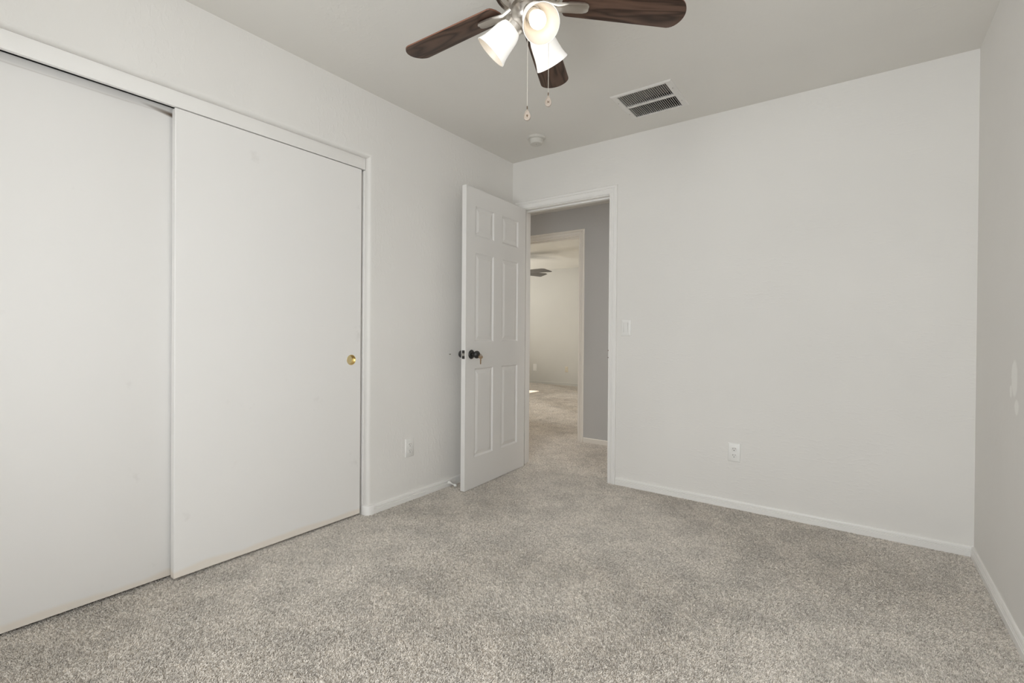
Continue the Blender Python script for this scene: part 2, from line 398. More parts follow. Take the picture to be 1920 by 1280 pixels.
# left wall with the closet opening, its edges rounded off (bullnose)
CY0, CY1, CZ, RB = -3.24, -1.409, 2.066, 0.022
mb = MB()
mb.face([(0, CY1+RB, 0), (0, 0.0, 0), (0, 0.0, H), (0, CY1+RB, H)])
mb.face([(0, CY0-RB, CZ+RB), (0, CY1+RB, CZ+RB), (0, CY1+RB, H), (0, CY0-RB, H)])
mb.face([(0, -3.62, 0), (0, CY0-RB, 0), (0, CY0-RB, H), (0, -3.62, H)])
prof = [(RB*(1-math.sin(a)), -RB*(1-math.cos(a))) for a in [math.pi/2*k/8 for k in range(9)]]+[(0, -0.115)]
opening_sweep(mb, prof, CY0, CY1, CZ, lambda u, d, z: (d, u, z), close=False)
mb.box(-0.115, -0.105, CY1, 0.115, 0, H); mb.box(-0.115, -0.105, -3.74, CY0, 0, H); mb.box(-0.115, -0.105, CY0, CY1, CZ, H)
struct(mb, 'wall_left', M_left, 'off-white trowelled wall with the closet opening', 'wall', weld=True, fix=False)
mb = MB()
mb.box(-0.86, -0.80, -3.74, 0.115, 0, H); mb.box(-0.80, -0.115, -3.42, -3.36, 0, H); mb.box(-0.80, -0.115, -1.29, -1.23, 0, H)
struct(mb, 'wall_closet', M_dark, 'unlit wall inside the closet behind the sliding doors', 'wall', weld=False)

# back wall with the doorway
JL, JR, JH, WT = 0.098, 0.855, 2.046, 0.115
mb = MB()
mb.box(-0.115, JL-0.018, 0, WT, 0, H+0.12); mb.box(JR+0.018, 2.87, 0, WT, 0, H+0.12); mb.box(JL-0.018, JR+0.018, 0, WT, JH+0.018, H+0.12)
struct(mb, 'wall_back', M_wall, 'off-white wall with the open doorway and the light switch', 'wall', weld=False)
struct(MB().box(W, W+0.12, -3.74, 0, 0, H+0.12), 'wall_right', M_right, 'plain off-white wall at the right with a touch-up paint smear', 'wall')
# rear wall, behind the camera, with the window that lights the room
mb = MB(); RX0, RX1, RZ0, RZ1 = 1.10, 2.46, 0.30, 2.10
mb.box(-0.86, RX0, -3.74, -3.62, 0, H); mb.box(RX1, 2.87, -3.74, -3.62, 0, H)
mb.box(RX0, RX1, -3.74, -3.62, 0, RZ0); mb.box(RX0, RX1, -3.74, -3.62, RZ1, H)
struct(mb, 'wall_rear', M_wall, 'off-white window wall behind the camera', 'wall', weld=False)

# hallway and far room
HC = 2.300; GY = 1.047; G0, G1, GH = -0.70, 0.059, 2.022
mb = MB(); mb.box(-4.6, G0-0.018, GY, GY+WT, 0, 2.6); mb.box(G1+0.018, 3.43, GY, GY+WT, 0, 2.6); mb.box(G0-0.018, G1+0.018, GY, GY+WT, GH+0.018, 2.6)
struct(mb, 'wall_hallway', M_grey, 'mid-grey hallway wall around the second doorway', 'wall', weld=False)
mb = MB(); mb.box(-2.72, -2.6, WT, GY, 0, 2.6); mb.box(3.43, 3.55, -0.12, 1.2, 0, 2.6); mb.box(-2.72, -0.115, 0, WT, 0, 2.6); mb.box(2.87, 3.43, 0, WT, 0, 2.6)
struct(mb, 'wall_hallway_ends', M_grey, 'grey end walls of the hallway out of sight', 'wall', weld=False)
struct(MB().box(-2.72, 3.55, WT, GY, HC, HC+0.1), 'ceiling_hallway', M_ceil, 'low hallway ceiling just above the doorway head', 'ceiling')
FRY = 5.41; FH = 2.395
mb = MB(); mb.box(-4.6, 1.52, FRY, FRY+0.12, 0, 2.6)
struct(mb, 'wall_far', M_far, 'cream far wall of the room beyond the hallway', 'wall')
mb = MB(); WY0, WY1, WZ0, WZ1 = 2.7, 4.275, 0.9, 2.0
X0, X1 = -4.60, -4.48
mb.box(X0, X1, GY+WT, WY0, 0, 2.6); mb.box(X0, X1, WY1, FRY, 0, 2.6); mb.box(X0, X1, WY0, WY1, 0, WZ0); mb.box(X0, X1, WY0, WY1, WZ1, 2.6)
struct(mb, 'wall_far_window', M_far, 'cream window wall of the far room out of sight', 'wall', weld=False)
struct(MB().box(1.40, 1.52, GY+WT, FRY, 0, 2.6), 'wall_far_side', M_far, 'cream side wall of the far room out of sight', 'wall')
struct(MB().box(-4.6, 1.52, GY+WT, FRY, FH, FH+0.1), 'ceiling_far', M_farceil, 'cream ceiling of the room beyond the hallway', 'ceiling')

# window frames (behind the camera, and in the far room)
def window_frame(name, P, a0, a1, z0, z1, label):
    mb = MB(); t = 0.045
    def bar(u0, u1, w0, w1):
        p = [P(u, d, z) for u in (u0, u1) for d in (0.03, 0.075) for z in (w0, w1)]
        xs, ys, zs = zip(*p); mb.box(min(xs), max(xs), min(ys), max(ys), min(zs), max(zs), 0.004)
    bar(a0, a1, z0, z0+t); bar(a0, a1, z1-t, z1); bar(a0, a0+t, z0+t, z1-t); bar(a1-t, a1, z0+t, z1-t); bar((a0+a1)/2-t/2, (a0+a1)/2+t/2, z0+t, z1-t)
    return struct(mb, name, M_trim, label, 'window', weld=False)
window_frame('window_1', lambda u, d, z: (u, -3.62-d, z), RX0, RX1, RZ0, RZ1, 'white framed window behind the camera')

# ------------------------------------------------------------------ trim
BASE = [(0, 0), (0.013, 0), (0.013, 0.030), (0.0085, 0.0320), (0.0085, 0.0350), (0.012, 0.036), (0.012, 0.040), (0.0070, 0.0415), (0.0070, 0.0450), (0.0105, 0.046), (0.0105, 0.050), (0.007, 0.056), (0, 0.056)]
def baseboard(name, pts, label, mat=M_trim, BASE=BASE):
    """pts: list of (x, y, nx, ny): path along the wall, (nx, ny) points into the room (already mitred)"""
    mb = MB(); mb.sweep([[(x+nx*d, y+ny*d, z) for d, z in BASE] for x, y, nx, ny in pts])
    return struct(mb, name, mat, label, 'baseboard')
baseboard('baseboard_left', [(0, CY1+RB+0.014, 1, 0), (0, 0, 1, -1)], 'white grooved baseboard between closet and open door')
baseboard('baseboard_back', [(JR+0.056, 0, 0, -1), (W, 0, -1, -1)], 'white grooved baseboard below the outlet on the back wall')
baseboard('baseboard_right', [(W, 0, -1, -1), (W, -3.62, -1, 0)], 'white grooved baseboard along the right wall')
baseboard('baseboard_hallway', [(G1+0.058, GY, 0, -1), (3.43, GY, 0, -1)], 'cream baseboard at the foot of the grey hallway wall', M_trimwarm, [(0, 0), (0.011, 0), (0.011, 0.046), (0.008, 0.050), (0, 0.051)])
baseboard('baseboard_far', [(-4.48, FRY, 0, -1), (1.40, FRY, 0, -1)], 'thin cream baseboard of the far room', M_far)
# the baseboard turns the rounded closet corner with a small block
mb = MB(); st = []
cx, cy = -RB, CY1+RB
path = [(0, cy+0.014, 1, 0)]+[(cx+RB*math.cos(a), cy-RB*math.sin(a), math.cos(a), -math.sin(a)) for a in [math.pi/2*k/6 for k in range(7)]]+[(cx-0.012, CY1, 0, -1)]
BB = [(0, 0), (0.015, 0), (0.015, 0.052), (0.012, 0.057), (0, 0.058)]
mb.sweep([[(x+nx*d, y+ny*d, z) for d, z in BB] for x, y, nx, ny in path])
struct(mb, 'trim_1', M_trim, 'rounded white baseboard block at the closet corner', 'trim')

CAS = [(0, -0.004), (0, 0.009), (0.003, 0.0115), (0.010, 0.0115), (0.0120, 0.0070), (0.0155, 0.0070), (0.018, 0.009), (0.034, 0.0125), (0.0365, 0.0090), (0.0385, 0.0090), (0.041, 0.0145), (0.054, 0.0145), (0.058, 0.011), (0.058, -0.004)]
def door_frame(name, u0, u1, head, yf, yb, mat, label, stops=True, strike=False):
    """jambs, head, stops and the casing on the near side (y = yf)"""
    mb = MB(); opening_sweep(mb, CAS, u0-0.005, u1-0.004, head+0.006, lambda u, d, z: (u, yf-d, z))
    o = struct(mb, name, mat, label, 'door frame')
    mb = MB()
    mb.box(u0-0.018, u0, yf, yb, 0, head+0.018, 0.0015); mb.box(u1, u1+0.018, yf, yb, 0, head+0.018, 0.0015); mb.box(u0, u1, yf, yb, head, head+0.018, 0.0015)
    mb.build('jamb', mat, o, weld=False)
    if stops:
        mb = MB(); s0, s1, t = yf+0.038, yf+0.072, 0.011
        mb.box(u0, u0+t, s0, s1, 0, head, 0.002); mb.box(u1-t, u1, s0, s1, 0, head, 0.002); mb.box(u0+t, u1-t, s0, s1, head-t, head, 0.002)
        mb.build('door_stop_strip', mat, o, weld=False)
    mb = MB(); opening_sweep(mb, CAS, u0-0.005, u1-0.004, head+0.006, lambda u, d, z: (u, yb+d, z))
    mb.build('rear_casing', mat, o)
    if strike:
        mb = MB(); mb.box(u1-0.0015, u1+0.001, yf-0.002, yf+0.030, 0.892, 0.950, 0.0006)
        mb.box(u1-0.006, u1-0.001, yf-0.0125, yf+0.002, 0.892, 0.900, 0.0008); mb.box(u1-0.006, u1-0.001, yf-0.0125, yf+0.002, 0.942, 0.950, 0.0008)
        tag(mb.build('strike_plate', M_brass2, o, weld=False), 'dark metal strike plate')
    return o
door_frame('trim_2', JL, JR, JH, 0, WT, M_trim, 'white moulded casing around the open bedroom doorway', True, True)
door_frame('trim_3', G0, G1, GH, GY, GY+WT, M_trimwarm, 'cream moulded casing of the second doorway in the grey wall')
# closet fascia and side jamb strip
mb = MB().box(-0.050, -0.030, CY0, CY1-0.004, 2.000, CZ-0.0005, 0.0015)
struct(mb, 'trim_4', M_trim, 'white fascia board hiding the closet door track', 'trim')
mb = MB().box(-0.114, -0.036, CY1-0.009, CY1-0.0005, 0.0, 1.998, 0.002); mb.box(-0.072, -0.060, CY1-0.013, CY1-0.009, 0.0, 1.998, 0.002)
struct(mb, 'trim_5', M_trim, 'narrow white jamb strip beside the sliding closet doors', 'trim', weld=False)
mb = MB().box(-0.112, -0.066, CY0+0.01, CY1-0.012, 2.036, CZ-0.001, 0.001)
struct(mb, 'trim_6', M_slot, 'dark closet door track above the doors', 'trim')

# ------------------------------------------------------------------ sliding closet doors
d2 = thing('door_2', (-0.03, CY1-0.030, 0.0), 'sliding white closet door in front, with the round brass pull', 'closet door', kind='structure')
DW, PZ, PU = 0.928, 0.906, -0.0635
mb = MB()
def slab(mb, y0, y1, x0, x1, z0, z1, bev=0.003):
    mb.box(x0, x1, y0, y1, z0, z1, bev, seg=2)
slab(mb, -DW, 0, -0.035, 0, 0.020, 1.9955)
pn = mb.build('panel', M_slab_r, d2)
# round pocket cut for the recessed pull
ct = MB().lathe([(0, -0.018), (0.0272, -0.018), (0.0272, 0.004), (0, 0.004)], (0, 0, 0), (1, 0, 0), 48).build('cutter', M_brass, d2, (0, PU, PZ))
bo_ = pn.modifiers.new('pocket', 'BOOLEAN'); bo_.operation = 'DIFFERENCE'; bo_.object = ct; bo_.solver = 'EXACT'
bpy.context.view_layer.update()
me_ = bpy.data.meshes.new_from_object(pn.evaluated_get(bpy.context.evaluated_depsgraph_get()))
pn.modifiers.clear(); pn.data = me_; me_.polygons.foreach_set('use_smooth', [False]*len(me_.polygons)); bpy.data.objects.remove(ct)
# brass cup: thin flat rim, polished wall, flat floor
mb = MB(); mb.lathe([(0.0, -0.0145), (0.0240, -0.0145), (0.0256, -0.0135), (0.0262, -0.0010), (0.0266, 0.0008), (0.0288, 0.0008), (0.0294, 0.0001), (0.0294, -0.0002), (0.0270, -0.0002), (0.0268, -0.0160), (0.0, -0.0160)], (0, 0, 0), (1, 0, 0), 56)
fp = mb.build('finger_pull', M_brass, d2, (0.0, PU, PZ), 30)
tag(fp, 'round recessed brass cup pull')
d3 = thing('door_3', (-0.077, CY0+0.006, 0.0), 'sliding white closet door behind, with grimy top edge', 'closet door', kind='structure')
mb = MB(); slab(mb, 0, 0.925, -0.035, 0, 0.022, 2.0075)
mb.build('panel', M_slab_l, d3)

# ------------------------------------------------------------------ six panel door, standing open
DH = (0.1407, -0.0176)
LW, LB, LT, LTH = 0.757, 0.0105, 2.0425, 0.0345
d1 = thing('door_1', (DH[0], DH[1], 0), 'white six panel door standing open with black knob', 'door', rotz=0.0542-math.pi/2, kind='structure')
# local frame: +x runs along the leaf away from the hinge, +y is the visible face's normal
UU = [0, 0.107, 0.329, 0.434, 0.655, LW]
ZZ = [LB, 0.216, 0.823, 1.001, 1.609, 1.721, 1.925, LT]
RINGS = [(0, 0), (0.003, -0.0015), (0.008, -0.0065), (0.0125, -0.0085), (0.0155, -0.0085), (0.0395, -0.0025), (0.0405, -0.0025)]
mb = MB()
for side in (1, -1):
    Y = lambda d: d if side == 1 else -LTH-d
    for i in range(5):
        for j in range(7):
            u0, u1, z0, z1 = UU[i], UU[i+1], ZZ[j], ZZ[j+1]
            if i in (1, 3) and j in (1, 3, 5):
                loops = [[(u0+s, Y(d), z0+s), (u1-s, Y(d), z0+s), (u1-s, Y(d), z1-s), (u0+s, Y(d), z1-s)] for s, d in RINGS]
                for a, b in zip(loops, loops[1:]):
                    for k in range(4): mb.face([a[k], a[(k+1) % 4], b[(k+1) % 4], b[k]])
                mb.face(loops[-1])
            else: mb.face([(u0, Y(0), z0), (u1, Y(0), z0), (u1, Y(0), z1), (u0, Y(0), z1)])
for i in range(5):
    for z in (LB, LT): mb.face([(UU[i], 0, z), (UU[i+1], 0, z), (UU[i+1], -LTH, z), (UU[i], -LTH, z)])
for j in range(7):
    for u in (0, LW): mb.face([(u, 0, ZZ[j]), (u, 0, ZZ[j+1]), (u, -LTH, ZZ[j+1]), (u, -LTH, ZZ[j])])
mb.build('leaf', M_door, d1, angle=12)
KU, KZ = 0.694, 0.9185
ROS = [(0.0, -0.0005), (0.0305, -0.0005), (0.0315, 0.002), (0.0305, 0.0048), (0.027, 0.0085), (0.019, 0.011), (0.0125, 0.0125), (0.0, 0.0125)]
KNB = [(0.0, 0.010), (0.0115, 0.010), (0.0105, 0.020), (0.0115, 0.027), (0.017, 0.031), (0.0225, 0.036), (0.0258, 0.044), (0.0258, 0.050), (0.0235, 0.057), (0.017, 0.0625), (0.010, 0.0640), (0.0085, 0.0632), (0.0, 0.0632)]
for y, ax in ((0, 1), (-LTH, -1)):
    kb = MB().lathe(KNB, (0, 0, 0), (0, ax, 0), 40).build('door_knob', M_black, d1, (KU, y, KZ), 40)
    MB().lathe(ROS, (0, 0, 0), (0, ax, 0), 44).build('rosette', M_black, kb, (0, 0, 0), 40)
    tag(kb, 'black round knob')
lp = MB().box(LW-0.0005, LW+0.0012, -0.0285, -0.0060, KZ-0.0285, KZ+0.0285, 0.0004).build('latch_plate', M_black, d1, weld=False)
tag(lp, 'black latch plate on the door edge')
mb = MB(); mb.prism([(0, -0.010), (0.009, -0.010), (0.0135, 0.006), (0.0135, 0.009), (0, 0.010)], -0.0085, 0.0085, 0.0008)
bo = mb.build('latch_bolt', M_steel, lp, (LW+0.001, -0.0172, KZ)); tag(bo, 'bare metal latch bolt')
for hz in (0.22, 1.03, 1.83):
    mb = MB(); mb.tube([(-0.004, -LTH-0.006, hz-0.045), (-0.004, -LTH-0.006, hz+0.045)], 0.006, 14)
    mb.box(-0.0015, 0.0, -LTH-0.004, -0.004, hz-0.044, hz+0.044)
    mb.build('hinge', M_black, d1, weld=False)

# keys: one in the knob's lock, a second hanging from its ring
M1 = Matrix.Translation((DH[0], DH[1], 0)) @ Matrix.Rotation(0.0542-math.pi/2, 4, 'Z')
kp = M1 @ Vector((KU, 0.0632, KZ-0.001))
def key_mesh():
    mb = MB(); bow = [(0.0115*math.cos(a)*(1 if math.sin(a) > -0.75 else 0.85), 0.013+0.0105*math.sin(a)) for a in [2*math.pi*k/18 for k in range(18)]]
    t = bmesh.new(); vs_ = [t.verts.new((x, y, 0)) for x, y in bow]
    hole = [t.verts.new((0.0032*math.cos(2*math.pi*k/18), 0.019+0.0028*math.sin(2*math.pi*k/18), 0)) for k in range(18)]
    for k in range(18): t.faces.new((vs_[k], vs_[(k+1) % 18], hole[(k+1) % 18], hole[k]))
    r = bmesh.ops.extrude_face_region(t, geom=list(t.faces))
    bmesh.ops.translate(t, verts=[v for v in r['geom'] if isinstance(v, bmesh.types.BMVert)], vec=(0, 0, 0.002))
    mb.merge(t)
    mb.prism([(-0.0036, 0.004), (-0.0036, -0.024), (0.0, -0.0275), (0.0022, -0.0245), (0.0022, -0.0215), (0.0036, -0.0195), (0.0024, -0.0165), (0.0036, -0.0135), (0.0026, -0.0105), (0.0036, -0.007), (0.0036, 0.004)], 0.0001, 0.0019)
    return mb
t = thing('key', kp, 'brass key pushed into the lock of the black door knob', 'key')
o = key_mesh().build('blade', M_brass2, t, angle=30, weld=False)
ndir = (M1.to_3x3() @ Vector((0, 1, 0))).normalized()
zx = ndir.cross(Vector((0, 0, 1))).normalized()
o.rotation_mode = 'QUATERNION'; o.rotation_quaternion = Matrix((zx, ndir, zx.cross(ndir))).transposed().to_quaternion()
o.location = ndir*-0.003
tip = kp+ndir*0.016
t = thing('key', tip+Vector((0, 0, -0.030)), 'second brass key dangling on a ring below the door knob', 'key')
o = key_mesh().build('blade', M_brass2, t, angle=30, weld=False); o.scale = (1.25, 1.25, 1.25)
o.rotation_mode = 'QUATERNION'
o.rotation_quaternion = (Matrix.Rotation(0.6, 3, 'Z') @ Matrix.Rotation(math.radians(90), 3, 'X')).to_quaternion()
mb = MB(); rc = Vector((0, 0, 0.0285)); ex = (zx*0.3+ndir).normalized()
mb.tube([rc+(ex*math.cos(a)+Vector((0, 0, 1))*math.sin(a))*0.0085 for a in [2*math.pi*k/28 for k in range(29)]], 0.0008, 8)
tag(mb.build('key_ring', M_steel, t), 'thin steel split ring')

# ------------------------------------------------------------------ rigid door stop on the baseboard, screw hole above it
t = thing('door_stop', (0.013, -0.742, 0.034), 'white rigid door stop screwed to the baseboard behind the door', 'door stop')
ax = Vector((1, -0.12, -0.10)).normalized()
MB().lathe([(0.0, -0.001), (0.0125, -0.001), (0.0125, 0.004), (0.0105, 0.010), (0.006, 0.022), (0.0042, 0.026), (0.0, 0.026)], (0, 0, 0), ax, 28).build('base', M_rubber, t)
MB().lathe([(0.0042, 0.024), (0.0036, 0.045), (0.0038, 0.060)], (0, 0, 0), ax, 20).build('rod', M_rubber, t)
MB().lathe([(0.0, 0.056), (0.0078, 0.056), (0.0088, 0.058), (0.0088, 0.072), (0.0070, 0.0765), (0.0, 0.0770)], (0, 0, 0), ax, 28).build('rubber_tip', M_rubber, t)
t = thing('screw_anchor', (0.0, -0.731, 0.914), 'tiny dark screw hook in the wall left of the door knob', 'anchor')  # small raised anchor standing in for the dark screw hole
mb = MB(); mb.lathe([(0.0, -0.001), (0.0035, -0.001), (0.0030, 0.0015), (0.0, 0.0015)], (0, 0, 0), (1, 0, 0), 16)
mb.build('plate', M_steel, t)
MB().tube([(0.0, 0.0, 0), (0.006, 0, 0), (0.0085, 0.0, 0.0012), (0.009, 0.001, 0.004)], 0.0014, 8).build('anchor', M_brass2, t)

# ------------------------------------------------------------------ wall plates
def frame_on(root, axis_n, axis_u):
    root.rotation_mode = 'QUATERNION'
    n, u = Vector(axis_n), Vector(axis_u); root.rotation_quaternion = Matrix((u, n.cross(u), n)).transposed().to_quaternion()
def rounded(w, h, r, k=5):
    pts = []
    for cx_, cy_, a0 in ((w/2-r, h/2-r, 0), (-w/2+r, h/2-r, 90), (-w/2+r, -h/2+r, 180), (w/2-r, -h/2+r, 270)):
        for i in range(k+1):
            a = math.radians(a0+90*i/k); pts.append((cx_+r*math.cos(a), cy_+r*math.sin(a)))
    return pts
def cover(w, h, t):
    """wall plate with a softly bevelled rim; local z points out of the wall"""
    mb = MB()
    st = []
    for s, z in ((0, -0.0005), (0, 0.0018), (0.0016, 0.0040), (0.0040, 0.0055), (0.0046, t)):
        st.append([(x, y, z) for x, y in rounded(w-2*s, h-2*s, 0.002)])
    mb.sweep(st); return mb
def outlet(loc, n, u, label, group, mat=M_plastic):
    t = thing('wall_outlet', loc, label, 'outlet', group=group); frame_on(t, n, u)
    cover(0.071, 0.1145, 0.0058).build('cover_plate', mat, t)
    for s in (1, -1):
        mb = MB(); rr, hh = 0.0172, 0.0142
        poly = []
        for k in range(40):
            a = 2*math.pi*k/40; poly.append((rr*math.cos(a), max(-hh, min(hh, rr*math.sin(a)))))
        mb.prism(poly, 0.0050, 0.0072, 0.0006)
        rc = mb.build('receptacle', mat, t, (0, s*0.0195, 0))
        mb = MB(); mb.box(-0.0075, -0.0053, -0.0005, 0.0078, 0.0068, 0.0075); mb.box(0.0053, 0.0073, 0.0008, 0.0072, 0.0068, 0.0075)
        mb.lathe([(0, 0.0068), (0.0025, 0.0068), (0.0025, 0.0075), (0, 0.0075)], (0, -0.0075, 0), (0, 0, 1), 14)
        tag(mb.build('socket_slots', M_slot, rc, weld=False), 'dark prong slots')
    MB().lathe([(0, 0.0050), (0.0030, 0.0050), (0.0026, 0.0066), (0, 0.0068)], (0, 0, 0), (0, 0, 1), 14).build('screw', mat, t)
    return t
outlet((1.681, 0, 0.3475), (0, -1, 0), (1, 0, 0), 'white duplex outlet low on the wide back wall right of the doorway', 'wall outlets')
outlet((0, -1.093, 0.338), (1, 0, 0), (0, 1, 0), 'white duplex outlet on the left wall between closet and open door', 'wall outlets')
outlet((-2.529, FRY, 0.3335), (0, -1, 0), (1, 0, 0), 'small almond outlet on the far room wall, right of the blank plate', 'wall outlets', M_almond)
t = thing('blank_plate', (-3.292, FRY, 0.338), 'blank white plate low on the far room wall seen through the doorway', 'wall plate'); frame_on(t, (0, -1, 0), (1, 0, 0))
cover(0.089, 0.144, 0.012).build('cover_plate', M_plastic, t)
for s in (1, -1): MB().lathe([(0, 0.0115), (0.003, 0.0115), (0.0027, 0.0128), (0, 0.013)], (0, s*0.048, 0), (0, 0, 1), 12).build('screw', M_plastic, t)
t = thing('light_switch', (0.980, 0, 1.108), 'white rocker light switch just right of the door casing', 'light switch'); frame_on(t, (0, -1, 0), (1, 0, 0))
mb = MB()                                          # plate with a rectangular window for the rocker
w, h, a, b = 0.0725, 0.1165, 0.0335, 0.0672
st = [[(x, y, z) for x, y in rounded(w-2*s, h-2*s, 0.002)] for s, z in ((0, -0.0005), (0, 0.0020), (0.0018, 0.0045), (0.0044, 0.0060))]
inner = rounded(a, b, 0.0012); st.append([(x, y, 0.0062) for x, y in inner]); st.append([(x, y, 0.0012) for x, y in inner])
mb.sweep(st, close=True); mb.build('cover_plate', M_plastic, t)
mb = MB(); mb.sweep([[(x, -b/2+0.0012, 0.001), (x, -b/2+0.0012, 0.0035), (x, 0.0, 0.0068), (x, b/2-0.0012, 0.0088), (x, b/2-0.0012, 0.001)] for x in (-a/2+0.0014, a/2-0.0014)])
mb.build('rocker', M_plastic, t)

# ------------------------------------------------------------------ ceiling: smoke detector, return-air vent
t = thing('smoke_detector', (0.437, -0.328, H), 'round white smoke detector on the ceiling near the doorway', 'smoke detector')
MB().lathe([(0, 0.0005), (0.066, 0.0005), (0.067, -0.002), (0.064, -0.0085), (0.058, -0.013), (0.050, -0.015), (0, -0.015)], seg=56).build('base_ring', M_smoke, t)
mb = MB(); mb.lathe([(0, -0.013), (0.0475, -0.013), (0.0490, -0.016), (0.0485, -0.030), (0.0475, -0.033), (0.0480, -0.035), (0.0470, -0.043), (0.042, -0.0475), (0, -0.049)], seg=56)
bd = mb.build('body', M_smoke, t)
tag(MB().lathe([(0, -0.0480), (0.0022, -0.0480), (0.0022, -0.0496), (0, -0.0496)], (0.004, -0.006, 0), seg=12).build('indicator', M_slot, bd), 'tiny dark indicator')

VC = ((VX0+VX1)/2, (VY0+VY1)/2)
t = thing('ceiling_vent', (VC[0], VC[1], H), 'white louvred return air grille on the ceiling above the back wall', 'vent')
hx, hy, bx_, by_ = (VX1-VX0)/2, (VY1-VY0)/2, 0.177, 0.175
mb = MB()
for (s, z) in ((0, 0),): pass
ro = rounded(2*bx_, 2*by_, 0.003)
def rect(x, y, z): return [(-x, -y, z), (x, -y, z), (x, y, z), (-x, y, z)]
mb.sweep([rect(bx_, by_, 0.0003), rect(bx_, by_, -0.002), rect(bx_-0.006, by_-0.006, -0.0075), rect(hx+0.002, hy+0.002, -0.0085), rect(hx, hy, -0.007), rect(hx, hy, 0.008)], close=True)
mb.bm.faces.ensure_lookup_table()
for f in [f for f in mb.bm.faces if len(f.verts) == 4 and all(abs(v.co.z-0.008) < 1e-6 for v in f.verts)]: mb.bm.faces.remove(f)
for f in [f for f in mb.bm.faces if len(f.verts) == 4 and all(abs(v.co.z-0.0003) < 1e-6 for v in f.verts)]: mb.bm.faces.remove(f)
mb.build('frame', M_grille, t, angle=20)
mb = MB(); mb.box(-hx, hx, -0.009+0.006, 0.009+0.006, -0.0072, 0.004, 0.001)
NS = 24
for k in range(NS+1):                              # thin blades tilted about the y axis
    x = -hx+2*hx*k/NS
    tb = bmesh.new(); bmesh.ops.create_cube(tb, size=1, matrix=Matrix.Translation((x, 0, 0.0005)) @ Matrix.Rotation(math.radians(-24), 4, 'Y') @ Matrix.Diagonal((0.0013, 2*hy, 0.016, 1)))
    mb.merge(tb)
mb.build('louvre_grille', M_grille, t, weld=False)
mb = MB(); D = 0.10                                # sheet-metal box above with a darker duct mouth
mb.face([(-hx, -hy, D), (hx, -hy, D), (hx, hy, D), (-hx, hy, D)])
for (x0, y0, x1, y1) in ((-hx, -hy, hx, -hy), (hx, -hy, hx, hy), (hx, hy, -hx, hy), (-hx, hy, -hx, -hy)):
    mb.face([(x0, y0, 0.009), (x1, y1, 0.009), (x1, y1, D), (x0, y0, D)])
bx = mb.build('duct_box', M_duct, t)
MB().lathe([(0, 0), (0.068, 0), (0.068, 0.006), (0, 0.006)], (0.055, -0.085, D-0.0062), seg=36).build('duct_mouth', M_ductdark, bx)
for sx_ in (1, -1):
    for sy_ in (1, -1):
        MB().lathe([(0, 0.001), (0.0035, 0.001), (0.0035, -0.0015), (0.002, -0.0025), (0, -0.0026)], (sx_*0.160, sy_*0.085, -0.0078), seg=12).build('screw', M_steel, t)

# ------------------------------------------------------------------ ceiling fan with three lit shades
HX, HY, BZ = 1.380, -1.829, 2.18
fan = thing('ceiling_fan', (HX, HY, H), 'five blade walnut and nickel ceiling fan with three lit glass shades', 'ceiling fan')
Z = lambda z: z-H
MB().lathe([(0, Z(2.4395)), (0.085, Z(2.4395)), (0.088, Z(2.425)), (0.080, Z(2.395)), (0.072, Z(2.375)), (0, Z(2.375))], seg=56).build('canopy', M_nickel, fan)
MB().lathe([(0, Z(2.385)), (0.072, Z(2.385)), (0.100, Z(2.365)), (0.113, Z(2.335)), (0.115, Z(2.28)), (0.115, Z(2.232)), (0.1165, Z(2.226)), (0.1165, Z(2.208)), (0.112, Z(2.201)), (0.102, Z(2.201)), (0.100, Z(2.208)), (0.088, Z(2.214)), (0.070, Z(2.200)), (0, Z(2.200))], seg=64).build('motor_housing', M_nickel, fan)
MB().lathe([(0, Z(2.205)), (0.066, Z(2.205)), (0.068, Z(2.196)), (0.066, Z(2.168)), (0.058, Z(2.158)), (0, Z(2.158))], seg=48).build('flywheel', M_nickel, fan)
MB().lathe([(0, Z(2.160)), (0.040, Z(2.160)), (0.042, Z(2.150)), (0.058, Z(2.143)), (0.060, Z(2.137)), (0.060, Z(2.112)), (0.054, Z(2.100)), (0.040, Z(2.092)), (0.024, Z(2.086)), (0.014, Z(2.076)), (0.008, Z(2.070)), (0, Z(2.069))], seg=48).build('switch_housing', M_nickel, fan)
# blades: local x runs outward, local y is the counter-clockwise side
RO, RC, WI, WO = 0.122, 0.508, 0.103, 0.122
def arc_pts(p, q, sag, n):
    """points p..q bulging by sag to the right of p->q"""
    p, q = Vector(p), Vector(q); c = (q-p).length; r = (c*c/4+sag*sag)/(2*abs(sag)); mid = (p+q)/2
    nrm = Vector(((q-p).y, -(q-p).x)).normalized()*(1 if sag > 0 else -1); cen = mid-nrm*(r-abs(sag))
    a0 = math.atan2((p-cen).y, (p-cen).x); a1 = math.atan2((q-cen).y, (q-cen).x)
    while a1-a0 > math.pi: a1 -= 2*math.pi
    while a1-a0 < -math.pi: a1 += 2*math.pi
    return [tuple(cen+Vector((math.cos(a0+(a1-a0)*k/n), math.sin(a0+(a1-a0)*k/n)))*r) for k in range(n+1)]
outline = arc_pts((RO, WI/2-0.004), (RO, -WI/2+0.004), 0.012, 8)   # inner end, slightly bowed
outline = [(RO, WI/2-0.012), (RO-0.006, WI/4), (RO-0.008, 0), (RO-0.006, -WI/4), (RO, -WI/2+0.012), (RO+0.005, -WI/2+0.003), (RO+0.014, -WI/2)]
outline += [(RC-0.012, -WO/2), (RC-0.003, -WO/2+0.002)]
outline += arc_pts((RC+0.005, -WO/2+0.006), (RC+0.005, WO/2-0.006), 0.026, 12)
outline += [(RC-0.003, WO/2-0.002), (RC-0.012, WO/2), (RO+0.014, WI/2), (RO+0.005, WI/2-0.003)]
blade_me = None
TH0 = 3.196
